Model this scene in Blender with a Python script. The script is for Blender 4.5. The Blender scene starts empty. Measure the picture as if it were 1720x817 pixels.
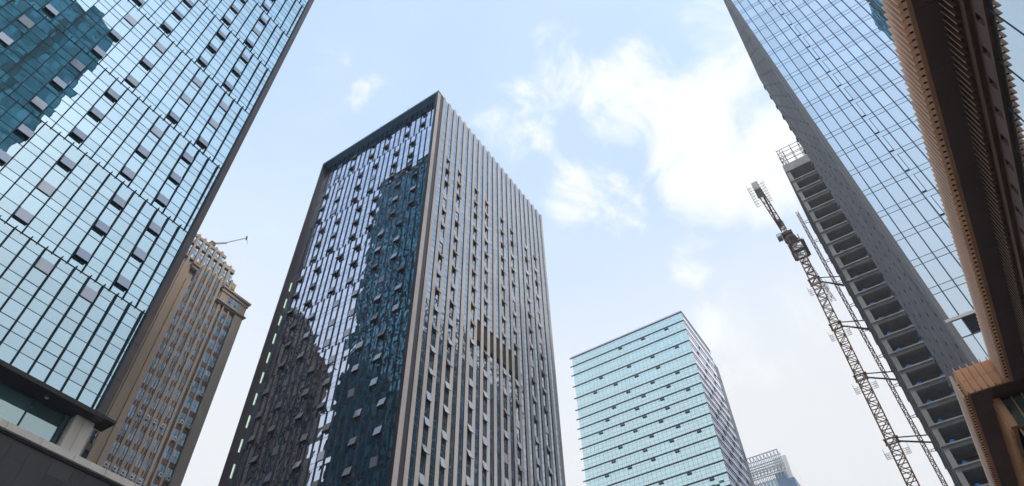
import bpy, math, random
from mathutils import Vector, Matrix
random.seed(7)
S = bpy.context.scene
COL = S.collection
RAD = math.radians

# ------------------------------------------------------------------ camera
CAM = Vector((0.0, 0.0, 1.6))
AX_R = Vector((0.551, -0.834, -0.023)).normalized()
AX_F = Vector((0.560, 0.349, 0.752)).normalized()
AX_R = (AX_R - AX_F * AX_R.dot(AX_F)).normalized()
AX_U = AX_R.cross(AX_F)
cd = bpy.data.cameras.new("camera")
cam = bpy.data.objects.new("camera", cd)
COL.objects.link(cam)
m = Matrix((AX_R, AX_U, -AX_F)).transposed().to_4x4()
m.translation = CAM
cam.matrix_world = m
cd.sensor_width = 36.0
cd.lens = 23.789
cd.clip_start = 0.1
cd.clip_end = 8000
S.camera = cam
FPX = 1136.59

def seen(p):
    """how large a point of the scene shows: nearness, much lower outside the frame"""
    v = Vector(p) - CAM
    d = v.dot(AX_F)
    if d <= 0.1:
        return -1e6 - v.length
    x = FPX * v.dot(AX_R) / d
    y = FPX * v.dot(AX_U) / d
    inside = abs(x) < 875 and abs(y) < 420
    return (1e4 if inside else 0.0) - v.length

# ------------------------------------------------------------------ sky, sun, exposure
SUN_EL, SUN_DIR = RAD(36), Vector((-0.25, -0.97))       # towards the sun
w = bpy.data.worlds.new("World")
S.world = w
w.use_nodes = True
nt = w.node_tree
nt.nodes.clear()
N = nt.nodes.new
def wire(a, b): nt.links.new(a, b)
out = N("ShaderNodeOutputWorld")
bg = N("ShaderNodeBackground")
bg.inputs["Strength"].default_value = 0.15
sky = N("ShaderNodeTexSky")
sky.sky_type = 'NISHITA'
sky.sun_disc = False
sky.sun_elevation = SUN_EL
sky.sun_rotation = math.atan2(SUN_DIR.x, SUN_DIR.y)
sky.air_density = 1.3
sky.dust_density = 2.0
sky.ozone_density = 0.3
tc = N("ShaderNodeTexCoord")
def wmath(op, a, b=None, clamp=False):
    n = N("ShaderNodeMath"); n.operation = op; n.use_clamp = clamp
    for i, v in enumerate((a, b)):
        if v is None: continue
        if isinstance(v, (int, float)): n.inputs[i].default_value = v
        else: wire(v, n.inputs[i])
    return n.outputs[0]
def blob(d, r0, r1):
    """1 near direction d, fading to 0 (angles in degrees)"""
    dp = N("ShaderNodeVectorMath"); dp.operation = 'DOT_PRODUCT'
    wire(tc.outputs["Generated"], dp.inputs[0])
    dp.inputs[1].default_value = Vector(d).normalized()
    mr = N("ShaderNodeMapRange"); mr.interpolation_type = 'SMOOTHSTEP'
    wire(dp.outputs["Value"], mr.inputs[0])
    mr.inputs[1].default_value = math.cos(RAD(r1))
    mr.inputs[2].default_value = math.cos(RAD(r0))
    return mr.outputs[0]
CLOUDS = [((0.595, 0.015, 0.804), 2.5, 9.5, 0.92), ((0.50, 0.10, 0.86), 1.2, 6.5, 0.72), ((0.425, 0.165, 0.89), .5, 5.0, 0.48),
          ((0.642, -0.03, 0.766), 2, 7.5, 0.8), ((0.571, 0.229, 0.788), 0.5, 4.6, 0.48), ((0.60, 0.19, 0.777), 0.4, 4, 0.58),
          ((0.696, 0.129, 0.707), 0.4, 3.0, 0.42), ((0.22, 0.425, 0.878), 0.3, 3.6, 0.22), ((0.303, 0.409, 0.861), 0.3, 3.0, 0.26),
          ((0.434, 0.273, 0.858), 0.5, 5.5, 0.42), ((0.79, 0.083, 0.608), 1, 6, 0.40), ((0.761, 0.163, 0.628), .5, 3.4, 0.5),
          ((0.49, -0.03, 0.87), 1, 5, 0.62)]
acc = None
for d, r0, r1, k in CLOUDS:
    b = wmath('MULTIPLY', blob(d, r0, r1), k)
    acc = b if acc is None else wmath('MAXIMUM', acc, b)
nz = N("ShaderNodeTexNoise")
nz.inputs["Scale"].default_value = 9.0
nz.inputs["Detail"].default_value = 13
nz.inputs["Roughness"].default_value = 0.67
nz.inputs["Distortion"].default_value = 0.55
wire(tc.outputs["Generated"], nz.inputs["Vector"])
nzv = wmath('MULTIPLY', wmath('SUBTRACT', nz.outputs[0], 0.5), 2.5)
cl = N("ShaderNodeMapRange"); cl.interpolation_type = 'SMOOTHSTEP'
wire(wmath('ADD', acc, nzv), cl.inputs[0])
cl.inputs[1].default_value = 0.22
cl.inputs[2].default_value = 0.92
# thin stratus over the whole sky, and the bright hazy bank low in the far street
nz2 = N("ShaderNodeTexNoise")
nz2.inputs["Scale"].default_value = 2.2
nz2.inputs["Detail"].default_value = 5
wire(tc.outputs["Generated"], nz2.inputs["Vector"])
veil = N("ShaderNodeMapRange")
wire(nz2.outputs[0], veil.inputs[0])
veil.inputs[1].default_value = 0.3
veil.inputs[2].default_value = 0.75
veil.inputs[3].default_value = 0.34
veil.inputs[4].default_value = 0.58
bank = wmath('ADD', wmath('MULTIPLY', blob((0.90, 0.06, 0.30), 12, 34), 0.95),
             wmath('MULTIPLY', wmath('SUBTRACT', nz.outputs[0], 0.5), 0.35), True)
sep = N("ShaderNodeSeparateXYZ")
wire(tc.outputs["Generated"], sep.inputs[0])
low = N("ShaderNodeMapRange"); low.interpolation_type = 'SMOOTHSTEP'
wire(sep.outputs["Z"], low.inputs[0])
low.inputs[1].default_value = 0.86
low.inputs[2].default_value = 0.50
low.inputs[3].default_value = 0.0
low.inputs[4].default_value = 0.92
def mix(amount, a, b):
    mx = N("ShaderNodeMix"); mx.data_type = 'RGBA'
    wire(amount, mx.inputs[0])
    wire(a, mx.inputs[6])
    mx.inputs[7].default_value = (*b, 1)
    return mx.outputs[2]
c1 = mix(veil.outputs[0], sky.outputs[0], (2.35, 2.82, 3.20))
c2 = mix(wmath('MAXIMUM', bank, low.outputs[0], True), c1, (2.50, 2.52, 2.56))
c3 = mix(cl.outputs[0], c2, (2.75, 2.82, 2.88))
wire(c3, bg.inputs[0])
wire(bg.outputs[0], out.inputs[0])

sd = bpy.data.lights.new("sun", 'SUN')
sd.energy = 1.1
sd.angle = RAD(12)
sd.color = (1.0, 0.93, 0.84)
sun = bpy.data.objects.new("sun", sd)
COL.objects.link(sun)
h = SUN_DIR.normalized()
to_sun = Vector((h.x * math.cos(SUN_EL), h.y * math.cos(SUN_EL), math.sin(SUN_EL)))
sun.rotation_euler = to_sun.to_track_quat('Z', 'Y').to_euler()
sun.location = (0, 0, 300)
S.view_settings.view_transform = 'Standard'
S.view_settings.look = 'None'
S.view_settings.gamma = 1
S.view_settings.exposure = 1.48
S.cycles.max_bounces = 6
S.cycles.glossy_bounces = 4
S.cycles.diffuse_bounces = 3

# ------------------------------------------------------------------ materials
def mat_new(name):
    mt = bpy.data.materials.new(name)
    mt.use_nodes = True
    t = mt.node_tree
    t.nodes.clear()
    return mt, t, t.nodes.new("ShaderNodeOutputMaterial")

def solid(name, col, rough=0.6, metal=0.0, var=0.12, scale=0.6, island=0.0, spec=0.4, streak=0.0):
    """base colour with weathering: noise, rain streaks, a little difference from panel to panel"""
    mt, t, o = mat_new(name)
    b = t.nodes.new("ShaderNodeBsdfPrincipled")
    b.inputs["Roughness"].default_value = rough
    b.inputs["Metallic"].default_value = metal
    b.inputs["Specular IOR Level"].default_value = spec
    g = t.nodes.new("ShaderNodeNewGeometry")
    n = t.nodes.new("ShaderNodeTexNoise")
    n.inputs["Scale"].default_value = scale
    n.inputs["Detail"].default_value = 6
    mp = t.nodes.new("ShaderNodeMapping")
    mp.inputs["Scale"].default_value = (1, 1, 1 - streak)
    t.links.new(g.outputs["Position"], mp.inputs[0])
    t.links.new(mp.outputs[0], n.inputs["Vector"])
    mr = t.nodes.new("ShaderNodeMapRange")
    t.links.new(n.outputs[0], mr.inputs[0])
    mr.inputs[1].default_value = 0.25; mr.inputs[2].default_value = 0.75
    mr.inputs[3].default_value = 1 - var; mr.inputs[4].default_value = 1 + var
    mi = t.nodes.new("ShaderNodeMapRange")
    t.links.new(g.outputs["Random Per Island"], mi.inputs[0])
    mi.inputs[3].default_value = 1 - island; mi.inputs[4].default_value = 1 + island
    mm = t.nodes.new("ShaderNodeMath"); mm.operation = 'MULTIPLY'
    t.links.new(mr.outputs[0], mm.inputs[0]); t.links.new(mi.outputs[0], mm.inputs[1])
    vm = t.nodes.new("ShaderNodeVectorMath"); vm.operation = 'SCALE'
    vm.inputs[0].default_value = col
    t.links.new(mm.outputs[0], vm.inputs["Scale"])
    t.links.new(vm.outputs[0], b.inputs["Base Color"])
    t.links.new(b.outputs[0], o.inputs[0])
    return mt

def glass(name, tint, inner, r0=0.4, fk=0.5, wob=0.0, wscale=0.25, rough=0.0, island=0.10):
    """coated curtain-wall glass: mirror coat over the dim room behind it, each pane slightly different"""
    mt, t, o = mat_new(name)
    L = t.links.new
    g = t.nodes.new("ShaderNodeNewGeometry")
    gl = t.nodes.new("ShaderNodeBsdfGlossy")
    gl.inputs["Color"].default_value = (*tint, 1)
    gl.inputs["Roughness"].default_value = rough
    df = t.nodes.new("ShaderNodeBsdfDiffuse")
    mi = t.nodes.new("ShaderNodeMapRange")
    L(g.outputs["Random Per Island"], mi.inputs[0])
    mi.inputs[3].default_value = 0.55; mi.inputs[4].default_value = 1.5
    vm = t.nodes.new("ShaderNodeVectorMath"); vm.operation = 'SCALE'
    vm.inputs[0].default_value = inner
    L(mi.outputs[0], vm.inputs["Scale"]); L(vm.outputs[0], df.inputs["Color"])
    lw = t.nodes.new("ShaderNodeLayerWeight")
    lw.inputs["Blend"].default_value = 0.5
    p5 = t.nodes.new("ShaderNodeMath"); p5.operation = 'POWER'
    L(lw.outputs["Facing"], p5.inputs[0]); p5.inputs[1].default_value = 4.0
    fr = t.nodes.new("ShaderNodeMath"); fr.operation = 'MULTIPLY_ADD'
    L(p5.outputs[0], fr.inputs[0]); fr.inputs[1].default_value = 0.96; fr.inputs[2].default_value = 0.04
    a = t.nodes.new("ShaderNodeMath"); a.operation = 'MULTIPLY_ADD'
    L(fr.outputs[0], a.inputs[0]); a.inputs[1].default_value = fk; a.inputs[2].default_value = r0
    ri = t.nodes.new("ShaderNodeMapRange")
    L(g.outputs["Random Per Island"], ri.inputs[0])
    ri.inputs[3].default_value = -island * .6; ri.inputs[4].default_value = island * .6
    s = t.nodes.new("ShaderNodeMath"); s.operation = 'ADD'; s.use_clamp = True
    L(a.outputs[0], s.inputs[0]); L(ri.outputs[0], s.inputs[1])
    mx = t.nodes.new("ShaderNodeMixShader")
    L(s.outputs[0], mx.inputs[0]); L(df.outputs[0], mx.inputs[1]); L(gl.outputs[0], mx.inputs[2])
    if wob:
        nz = t.nodes.new("ShaderNodeTexNoise")
        nz.inputs["Scale"].default_value = wscale
        nz.inputs["Detail"].default_value = 1.5
        L(g.outputs["Position"], nz.inputs["Vector"])
        bp = t.nodes.new("ShaderNodeBump")
        bp.inputs["Strength"].default_value = 1.0
        bp.inputs["Distance"].default_value = wob
        L(nz.outputs[0], bp.inputs["Height"])
        L(bp.outputs[0], gl.inputs["Normal"])
    L(mx.outputs[0], o.inputs[0])
    return mt

def emitter(name, col, st):
    mt, t, o = mat_new(name)
    e = t.nodes.new("ShaderNodeEmission")
    e.inputs[0].default_value = (*col, 1); e.inputs[1].default_value = st
    t.links.new(e.outputs[0], o.inputs[0])
    return mt

M = dict(
    glass_blue=glass("glass blue", (0.61, 0.82, 0.94), (0.025, 0.11, 0.14), 0.58, 0.6, 0.012, 0.35),
    glass_dark=glass("glass dark", (0.72, 0.81, 1.0), (0.008, 0.04, 0.06), 0.66, 0.75, 0.026, 0.40, island=.12),
    glass_strip=glass("glass strip", (0.74, 0.84, 0.96), (0.010, 0.045, 0.075), 0.40, 0.7, 0.02, 0.35),
    glass_right=glass("glass right", (0.66, 0.76, 0.84), (0.02, 0.065, 0.10), 0.80, 0.6, 0.006, 0.3),
    glass_aqua=glass("glass aqua", (0.66, 0.88, 0.93), (0.07, 0.21, 0.23), 0.82, 0.5, 0.006, 0.3, island=.05),
    glass_far=glass("glass far", (0.55, 0.72, 0.86), (0.05, 0.13, 0.19), 0.7, 0.5),
    glass_teal=glass("glass teal", (0.42, 0.74, 0.82), (0.004, 0.15, 0.22), 0.22, 0.3, island=.2),
    glass_navy=glass('glass navy', (0.5, 0.66, 0.85), (0.012, 0.04, 0.09), 0.16, 0.3, island=.3),
    glass_brown=glass("glass of old tower", (0.58, 0.74, 0.88), (0.02, 0.07, 0.12), 0.50, 0.5, 0.02, 0.5, island=.4),
    glass_mirror=glass("glass mirror", (0.86, 0.93, 0.95), (0.03, 0.08, 0.09), 0.58, 0.4, 0.002, 0.3, island=.03),
    glass_lobby=glass("glass lobby", (0.64, 0.82, 0.84), (0.12, 0.24, 0.25), 0.40, 0.4, 0.01, 0.3, island=.03),
    sash=glass("open sash", (0.68, 0.73, 0.82), (0.30, 0.33, 0.38), 0.24, 0.3, rough=.08),
    black=solid("black anodised metal", (0.014, 0.036, 0.045), 0.7, 0.0, .2, spec=.12),
    dark=solid("dark room", (0.012, 0.014, 0.018), 0.8),
    void=solid("open window gap", (0.006, 0.008, 0.011), 0.9),
    bar=solid("thin mullion", (0.05, 0.095, 0.12), 0.65, spec=.15),
    frame_brown=solid("bronze brown cladding", (0.075, 0.052, 0.050), 0.45, 0, .18, .5, .12),
    soffit_dark=solid("dark soffit", (0.028, 0.022, 0.022), 0.6),
    stone_pale=solid("pale stone", (0.68, 0.62, 0.55), 0.7, 0, .12, .8, .06, streak=.7),
    stone_black=solid("black stone cladding", (0.030, 0.030, 0.034), 0.35, 0, .3, .35, .45),
    stone_grey=solid("grey stone cladding", (0.075, 0.073, 0.070), 0.5, 0, .2, .4, .2),
    tan=solid("tan stone", (0.50, 0.385, 0.295), 0.8, 0, .13, .25, .04, streak=.8),
    tan_trim=solid("tan trim", (0.48, 0.37, 0.285), 0.8, 0, .15, .5),
    spandrel=solid("brown spandrel", (0.15, 0.10, 0.085), 0.6, 0, .2, .5, .25),
    ac=solid("white plastic casing", (0.82, 0.82, 0.82), 0.5, 0, .1, 2),
    pier=solid("beige stone pier", (0.41, 0.375, 0.36), 0.65, 0, .10, .5, .08, streak=.8),
    frame_dark=solid("dark portal and pier shade", (0.032, 0.028, 0.038), 0.5, 0, .2, .4, .1),
    parapet=solid("parapet in reflected blue", (0.13, 0.29, 0.44), 0.5, 0, .15, .4),  # blue of reflections put into the base colour
    fin_dark=solid("dark fin", (0.022, 0.018, 0.022), 0.6, 0, .2, .6),
    louvre=solid("dark louvre", (0.030, 0.024, 0.021), 0.7),
    led=emitter("light strip", (0.60, 0.80, 0.60), 0.42),
    parapet_dark=solid('dark blue trim', (0.03, 0.035, 0.06), 0.6),
    bar_pale=solid('pale blue mullion', (0.10, 0.15, 0.20), 0.6),
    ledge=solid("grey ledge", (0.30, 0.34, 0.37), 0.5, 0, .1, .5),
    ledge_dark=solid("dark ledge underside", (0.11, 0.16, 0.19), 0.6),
    white_panel=solid("pale lilac panel", (0.72, 0.76, 0.90), 0.45, 0, .06, .3),
    grey_panel=solid("blue grey panel", (0.12, 0.14, 0.17), 0.5, 0, .08, .3),
    blue_panel=solid("blue panel", (0.09, 0.16, 0.27), 0.5, 0, .12, .2),
    white_wall=solid("white wall", (0.66, 0.66, 0.66), 0.7, 0, .05, .2),
    rib_grey=solid("grey ribbed cladding", (0.20, 0.195, 0.215), 0.6, 0, .16, .35, .22, streak=.75),
    rib_light=solid("grey edge trim", (0.20, 0.195, 0.20), 0.6, 0, .1, .4),
    concrete=solid("raw concrete", (0.36, 0.36, 0.355), 0.9, 0, .22, .6, .06),
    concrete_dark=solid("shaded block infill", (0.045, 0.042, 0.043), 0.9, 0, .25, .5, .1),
    steel=solid("scaffold steel", (0.10, 0.09, 0.085), 0.6, .3),
    crane=solid("weathered ochre paint", (0.38, 0.20, 0.085), 0.65, 0, .3, .9, .2),
    crane_grey=solid("rusty grey steel", (0.33, 0.22, 0.17), 0.65, 0, .3, .9, .2),
    weight=solid("counterweight concrete", (0.55, 0.52, 0.48), 0.85, 0, .2, 1),
    blue=solid("blue sheeting", (0.015, 0.19, 0.52), 0.55, 0, .2, 2),
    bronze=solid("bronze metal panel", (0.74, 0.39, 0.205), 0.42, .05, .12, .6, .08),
    bronze_fin=solid("bronze fin", (0.74, 0.42, 0.24), 0.36, .05, .12, .8, .10),
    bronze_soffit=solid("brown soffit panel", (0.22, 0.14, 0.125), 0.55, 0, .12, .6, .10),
    wall_edge_lit=solid("wall fin edge painted lit", (0.72, 0.56, 0.46), 0.5, .0, .1, .8, .15),
    edge_lit=solid('fin edge painted lit', (0.86, 0.80, 0.74), 0.45, 0, .05, 1),
    bronze_dark=solid("deep bronze and fin shade", (0.20, 0.12, 0.085), 0.5, .2, .15, .6, .1),
    paving=solid("granite paving", (0.22, 0.21, 0.20), 0.8, 0, .2, .3),
    ground=solid("ground", (0.17, 0.165, 0.16), 0.9, 0, .2, .05),
    asphalt=solid("asphalt", (0.05, 0.05, 0.052), 0.9, 0, .2, .3),
    paint=solid("road paint", (0.75, 0.75, 0.72), 0.7, 0, .15, 1),
)

# ------------------------------------------------------------------ mesh helpers
class MB:
    def __init__(s):
        s.v, s.f, s.mi = [], [], []
    def quad(s, a, b, c, d, k=0):
        n = len(s.v)
        s.v += [tuple(a), tuple(b), tuple(c), tuple(d)]
        s.f.append((n, n+1, n+2, n+3)); s.mi.append(k)
    def box(s, x0, x1, y0, y1, z0, z1, k=0):
        n = len(s.v)
        s.v += [(x, y, z) for z in (z0, z1) for y in (y0, y1) for x in (x0, x1)]
        for q in ((0, 2, 3, 1), (4, 5, 7, 6), (0, 1, 5, 4), (2, 6, 7, 3), (0, 4, 6, 2), (1, 3, 7, 5)):
            s.f.append(tuple(n + i for i in q)); s.mi.append(k)
    def hexa(s, pts, k=0):
        """eight corners: bottom ring then top ring"""
        n = len(s.v)
        s.v += [tuple(p) for p in pts]
        for q in ((0, 3, 2, 1), (4, 5, 6, 7), (0, 1, 5, 4), (1, 2, 6, 5), (2, 3, 7, 6), (3, 0, 4, 7)):
            s.f.append(tuple(n + i for i in q)); s.mi.append(k)
    def bar(s, p, q, w=0.1, k=0, w2=None):
        p, q = Vector(p), Vector(q)
        d = (q - p)
        if d.length < 1e-6: return
        d.normalize()
        a = d.cross(Vector((0, 0, 1)))
        if a.length < 1e-3: a = d.cross(Vector((0, 1, 0)))
        a.normalize()
        b = d.cross(a)
        a *= w / 2; b *= (w2 or w) / 2
        s.hexa([p - a - b, p + a - b, p + a + b, p - a + b, q - a - b, q + a - b, q + a + b, q - a + b], k)
    def cyl(s, p, q, r0, r1, n=12, k=0):
        p, q = Vector(p), Vector(q)
        d = (q - p).normalized()
        a = d.cross(Vector((0, 0, 1)))
        if a.length < 1e-3: a = Vector((1, 0, 0))
        a.normalize(); b = d.cross(a)
        i0 = len(s.v)
        for c, r in ((p, r0), (q, r1)):
            s.v += [tuple(c + (a * math.cos(t) + b * math.sin(t)) * r) for t in [2 * math.pi * i / n for i in range(n)]]
        for i in range(n):
            j = (i + 1) % n
            s.f.append((i0 + i, i0 + j, i0 + n + j, i0 + n + i)); s.mi.append(k)
        s.f.append(tuple(i0 + i for i in range(n))[::-1]); s.mi.append(k)
        s.f.append(tuple(i0 + n + i for i in range(n))); s.mi.append(k)
    def add(s, o):
        n = len(s.v)
        s.v += o.v; s.f += [tuple(i + n for i in f) for f in o.f]; s.mi += o.mi
    def take(s, k):
        """the faces of one material, and the rest"""
        a, b = MB(), MB()
        for f, m_ in zip(s.f, s.mi):
            t = a if m_ == k else b
            n = len(t.v)
            t.v += [s.v[i] for i in f]; t.f.append(tuple(range(n, n + len(f)))); t.mi.append(m_)
        return a, b
    def centre(s):
        n = len(s.v)
        return tuple(sum(p[i] for p in s.v) / n for i in range(3))
    def build(s, name, mats, parent=None, **props):
        if not isinstance(mats, (list, tuple)): mats = [mats]
        off = Vector((0, 0, 0))
        q = parent
        while q is not None:
            off += q.location; q = q.parent
        me = bpy.data.meshes.new(name)
        me.from_pydata([tuple(Vector(p) - off) for p in s.v] if off.length else s.v, [], s.f)
        for x in mats: me.materials.append(M[x])
        me.polygons.foreach_set("material_index", s.mi)
        me.update()
        o = bpy.data.objects.new(name, me)
        COL.objects.link(o)
        if parent is not None: o.parent = parent
        for a, b in props.items(): o[a] = b
        return o

def thing(name, label, cat, loc, group=None):
    o = bpy.data.objects.new(name, None)
    COL.objects.link(o)
    o.empty_display_size = 1
    o.location = loc
    o["label"] = label; o["category"] = cat
    if group: o["group"] = group
    return o

def many(name, items, mats, parent, n=100, sub=None):
    """the n that show largest are parts of their own, the rest is one part"""
    items = sorted(items, key=lambda b: -seen(b.centre()))
    for b in items[:n]:
        if sub:
            a, c = b.take(0)
            if c.v and a.v:
                o = c.build(name, mats, parent); a.build(sub, mats, o)
                continue
        b.build(name, mats, parent)
    if len(items) > n:
        r = MB()
        for b in items[n:]: r.add(b)
        r.build(name, mats, parent, kind="stuff")

def face(axis, c, sgn):
    """a wall plane: returns P(u, z, out) for a wall at axis=c whose outside is towards sgn"""
    if axis == 'y': return lambda u, z, o=0.0: (u, c + sgn * o, z)
    return lambda u, z, o=0.0: (c + sgn * o, u, z)

def pane(mb, P, u0, u1, z0, z1, sig, k=0, base=0.0):
    """one pane set a hair out of true, as real glazing is"""
    a, b = random.gauss(0, sig), random.gauss(0, sig)
    hu, hz = (u1 - u0) / 2, (z1 - z0) / 2
    mb.quad(P(u0, z0, base - a*hu - b*hz), P(u1, z0, base + a*hu - b*hz), P(u1, z1, base + a*hu + b*hz), P(u0, z1, base - a*hu + b*hz), k)

def slab(mb, P, u0, u1, z0, z1, o0, o1, k=0):
    a, b = P(u0, z0, o0), P(u1, z1, o1)
    mb.box(min(a[0], b[0]), max(a[0], b[0]), min(a[1], b[1]), max(a[1], b[1]), min(a[2], b[2]), max(a[2], b[2]), k)

def window(P, u0, u1, z0, z1, tilt, gap=True, shut=False):
    """top-hung sash swung out at the bottom over a dark opening; materials: sash, black, void"""
    mb = MB()
    hgt = z1 - z0
    if shut: tilt = 0.012
    dz, do = hgt * math.cos(tilt), hgt * math.sin(tilt)
    if not shut: slab(mb, P, u0 + .02, u1 - .02, z0, z1, 0.02, 0.045, 2)
    t = 0.05
    o = 0.06
    zt = z1 - 0.02
    q = [P(u0 + .03, zt - dz, o + do), P(u1 - .03, zt - dz, o + do), P(u1 - .03, zt, o), P(u0 + .03, zt, o)]
    r = [P(u0 + .03, zt - dz, o + do + t), P(u1 - .03, zt - dz, o + do + t), P(u1 - .03, zt, o + t), P(u0 + .03, zt, o + t)]
    mb.hexa(q + r, 0)
    if not shut:
        for uu in (u0 + .03, u1 - .06):
            mb.bar(P(uu, zt - dz, o + do - .02), P(uu, zt - dz * .55, o), .035, 1)
        mb.bar(P(u0 + .03, zt - dz, o + do + .02), P(u1 - .03, zt - dz, o + do + .02), .07, 1)
    return mb

# ================================================================== SETTING: ground
g = MB(); g.quad((-1500, -1500, 0), (1500, -1500, 0), (1500, 1500, 0), (-1500, 1500, 0))
g.build("ground", "ground", kind="structure")
g = MB(); g.quad((-60, -5, .004), (52, -5, .004), (52, 48, .004), (-60, 48, .004))
g.build("plaza_paving", "paving", kind="structure")
g = MB(); g.box(-60, 52, -5.3, -5.0, 0, .14); g.box(52, 52.3, -5.3, 48, 0, .14)
g.build("kerb", "stone_grey", kind="structure")
g = MB(); g.quad((53, -300, .006), (64, -300, .006), (64, 300, .006), (53, 300, .006))
g.build("road", "asphalt", kind="structure")
g = MB()
for i in range(60):
    g.quad((58.4, -300 + i * 10, .010), (58.55, -300 + i * 10, .010), (58.55, -296 + i * 10, .010), (58.4, -296 + i * 10, .010))
g.build("road_marking", "paint", kind="structure")

# ================================================================== LEFT TOWER
def left_tower():
    Y = 57.0
    t = thing("glass_tower", "pale blue glass tower at far left with staggered black fins and brown edge frame", "building", (0, Y, 0))
    P = face('y', Y, -1)
    rows = [(36.9, 48.45, 21.65, 0), (48.45, 60.95, 20.84, 1), (60.95, 73.5, 21.5, 1), (73.5, 86.95, 20.65, 1),
            (86.95, 99.65, 21.25, 1), (99.65, 112.2, 20.7, 1), (112.2, 124.8, 21.4, 1), (124.8, 137.4, 20.75, 1),
            (137.4, 150, 21.4, 1), (150, 162.6, 20.75, 1), (162.6, 182, 21.4, 1)]
    bw, U1 = 1.466, 22.0
    panels, fins, sashes = [], [], []
    for r, (z0, z1, ph, real) in enumerate(rows):
        fh = (z1 - z0) / 3
        lean = 0.10
        edges = [ph - bw * k for k in range(0, 27)]
        us = ([U1] if U1 - ph > .05 else []) + edges
        for i in range(len(us) - 1):
            u1, u0 = us[i], us[i + 1]
            if u0 < -15: break
            k = round((ph - u1) / bw)
            kk = k % 7
            win_bay = kk in ((2, 4 + 1) if r in (1,) else (3 - 1 + 0, 5)) if False else None
            mb = MB()
            # which bays carry sashes: three, four, three, four bays apart, shifting with the row
            first = {0: 3, 1: 2, 2: 3, 3: 2, 4: 3, 5: 2, 6: 3, 7: 2}.get(r, 3)
            wb = ((k - first) % 7 in (0, 3)) if k >= first - 7 else False
            if r == 2: wb = ((k - 2) % 7 in (0, 3))
            if r == 1: wb = ((k - 1) % 7 in (0, 3))
            if r == 3: wb = ((k - 1) % 7 in (0, 3))
            if r == 4: wb = ((k - 2) % 7 in (0, 3))
            full = u1 - u0 > 1.3
            for fl in range(3):
                b = z0 + fl * fh
                zs = [b, b + 1.0, b + 2.28, b + fh] if r else [b, b + 1.55, b + 2.8, b + fh]
                for j in range(3):
                    f0 = (zs[j] - z0) / (z1 - z0); f1 = (zs[j+1] - z0) / (z1 - z0)
                    if wb and j == 1 and full and real:
                        closed = (random.random() < .16) or (fl == 2 and r in (2, 3) and random.random() < .7)
                        sashes.append(window(P, u0 + .08, u1 - .08, zs[1] + .03, zs[2] - .03, RAD(random.uniform(5, 13)), shut=closed))
                        pane(mb, P, u0, u1, zs[j], zs[j+1], .002, 0, -.02)
                        continue
                    if wb and j == 1 and full and r == 0 and fl == 2:
                        sashes.append(window(P, u0 + .08, u1 - .08, zs[1] + .03, zs[2] - .03, 0, shut=True))
                        pane(mb, P, u0, u1, zs[j], zs[j+1], .002, 0, -.02)
                        continue
                    pane(mb, P, u0 + .012, u1 - .012, zs[j] + .012, zs[j+1] - .012, .0042, 0)
                for zz in zs[1:3] + ([zs[0]] if fl else []):
                    thin = .014 if (not wb) else .022
                    slab(mb, P, u0, u1, zz - thin, zz + thin, -.03, .035, 1)
            slab(mb, P, u0, u1, z0 - .035, z0 + .035, -.03, .06, 1)
            slab(mb, P, u1 - .02, u1 + .02, z0 + .07, z1 - .07, -.03, .015, 1)
            panels.append(mb)
        for e in edges:
            if e < -15: break
            fb = MB()
            # each fin stands out most at its top and runs a little past the row line
            a = P(e - .035, z0 - .12, .04); 
            x0, x1 = e - .042, e + .042
            y = lambda o: Y - o
            fb.hexa([(x0, y(.02), z0 - .05), (x1, y(.02), z0 - .05), (x1, y(.20), z0 - .05), (x0, y(.20), z0 - .05),
                     (x0, y(.02), z1 + .10), (x1, y(.02), z1 + .10), (x1, y(.36), z1 + .10), (x0, y(.36), z1 + .10)])
            fins.append(fb)
    many("glass_panel", panels, ["glass_blue", "bar"], t)
    many("fin", fins, ["black"], t)
    many("window", sashes, ["sash", "black", "void"], t, sub="sash")
    b = MB(); b.box(-40, 22.6, Y + .25, Y + 48.1, 36.95, 181.5)
    b.build("core", "dark", t)
    f = MB()
    n = 34
    for i in range(n):                                                          # clad edge, panel by panel
        z0 = 36.3 + i * 4.2
        f.box(22.08, 22.80, Y - .36, Y + .24, z0 + .015, min(z0 + 4.185, 182), 0)
    f.box(22.02, 22.075, Y - .30, Y + .2, 36.5, 182, 1)
    f.build("edge_frame", ["frame_brown", "bar"], t)
    f = MB(); f.box(-40, 23.0, Y - .5, Y + 1.7, 36.42, 36.82); f.box(22.7, 23.9, Y - .6, Y + 1.5, 36.50, 36.74)
    f.box(-40, 22.9, Y - .25, Y - .05, 36.83, 36.89)
    f.build("soffit", "soffit_dark", t)
    for x in (8.1, 13.2, 18.2):
        d = MB(); d.cyl((x, Y + .55, 36.40), (x, Y + .55, 36.36), .16, .16, 14); d.build("downlight", "ac", t)
    # end wall towards the street and roof
    e = MB(); Pe = face('x', 22.9, 1)
    for i in range(33):
        for j in range(34):
            z0 = 37 + j * 4.19
            pane(e, Pe, Y + .7 + i * 1.42, Y + .7 + (i + 1) * 1.42 - .03, z0 + .02, z0 + 2.9, .010, 0)
            pane(e, Pe, Y + .7 + i * 1.42, Y + .7 + (i + 1) * 1.42 - .03, z0 + 2.93, z0 + 4.17, .010, 0)
    e.build("end_glazing", ["glass_teal"], t)
    e = MB()
    for i in range(0, 34):
        e.box(22.91, 23.2, Y + .66 + i * 1.42, Y + .74 + i * 1.42, 37, 181)
    e.build("end_fin", ["black"], t, kind="stuff")
    e = MB(); e.box(-40, 23.0, Y - .4, Y + 48.3, 181.6, 183); e.build("roof", "frame_brown", t)
    # recessed lobby floor under the soffit
    L = MB(); PL = face('y', Y + 1.65, -1)
    us = [-20 + 2.9 * i for i in range(15)]
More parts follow.
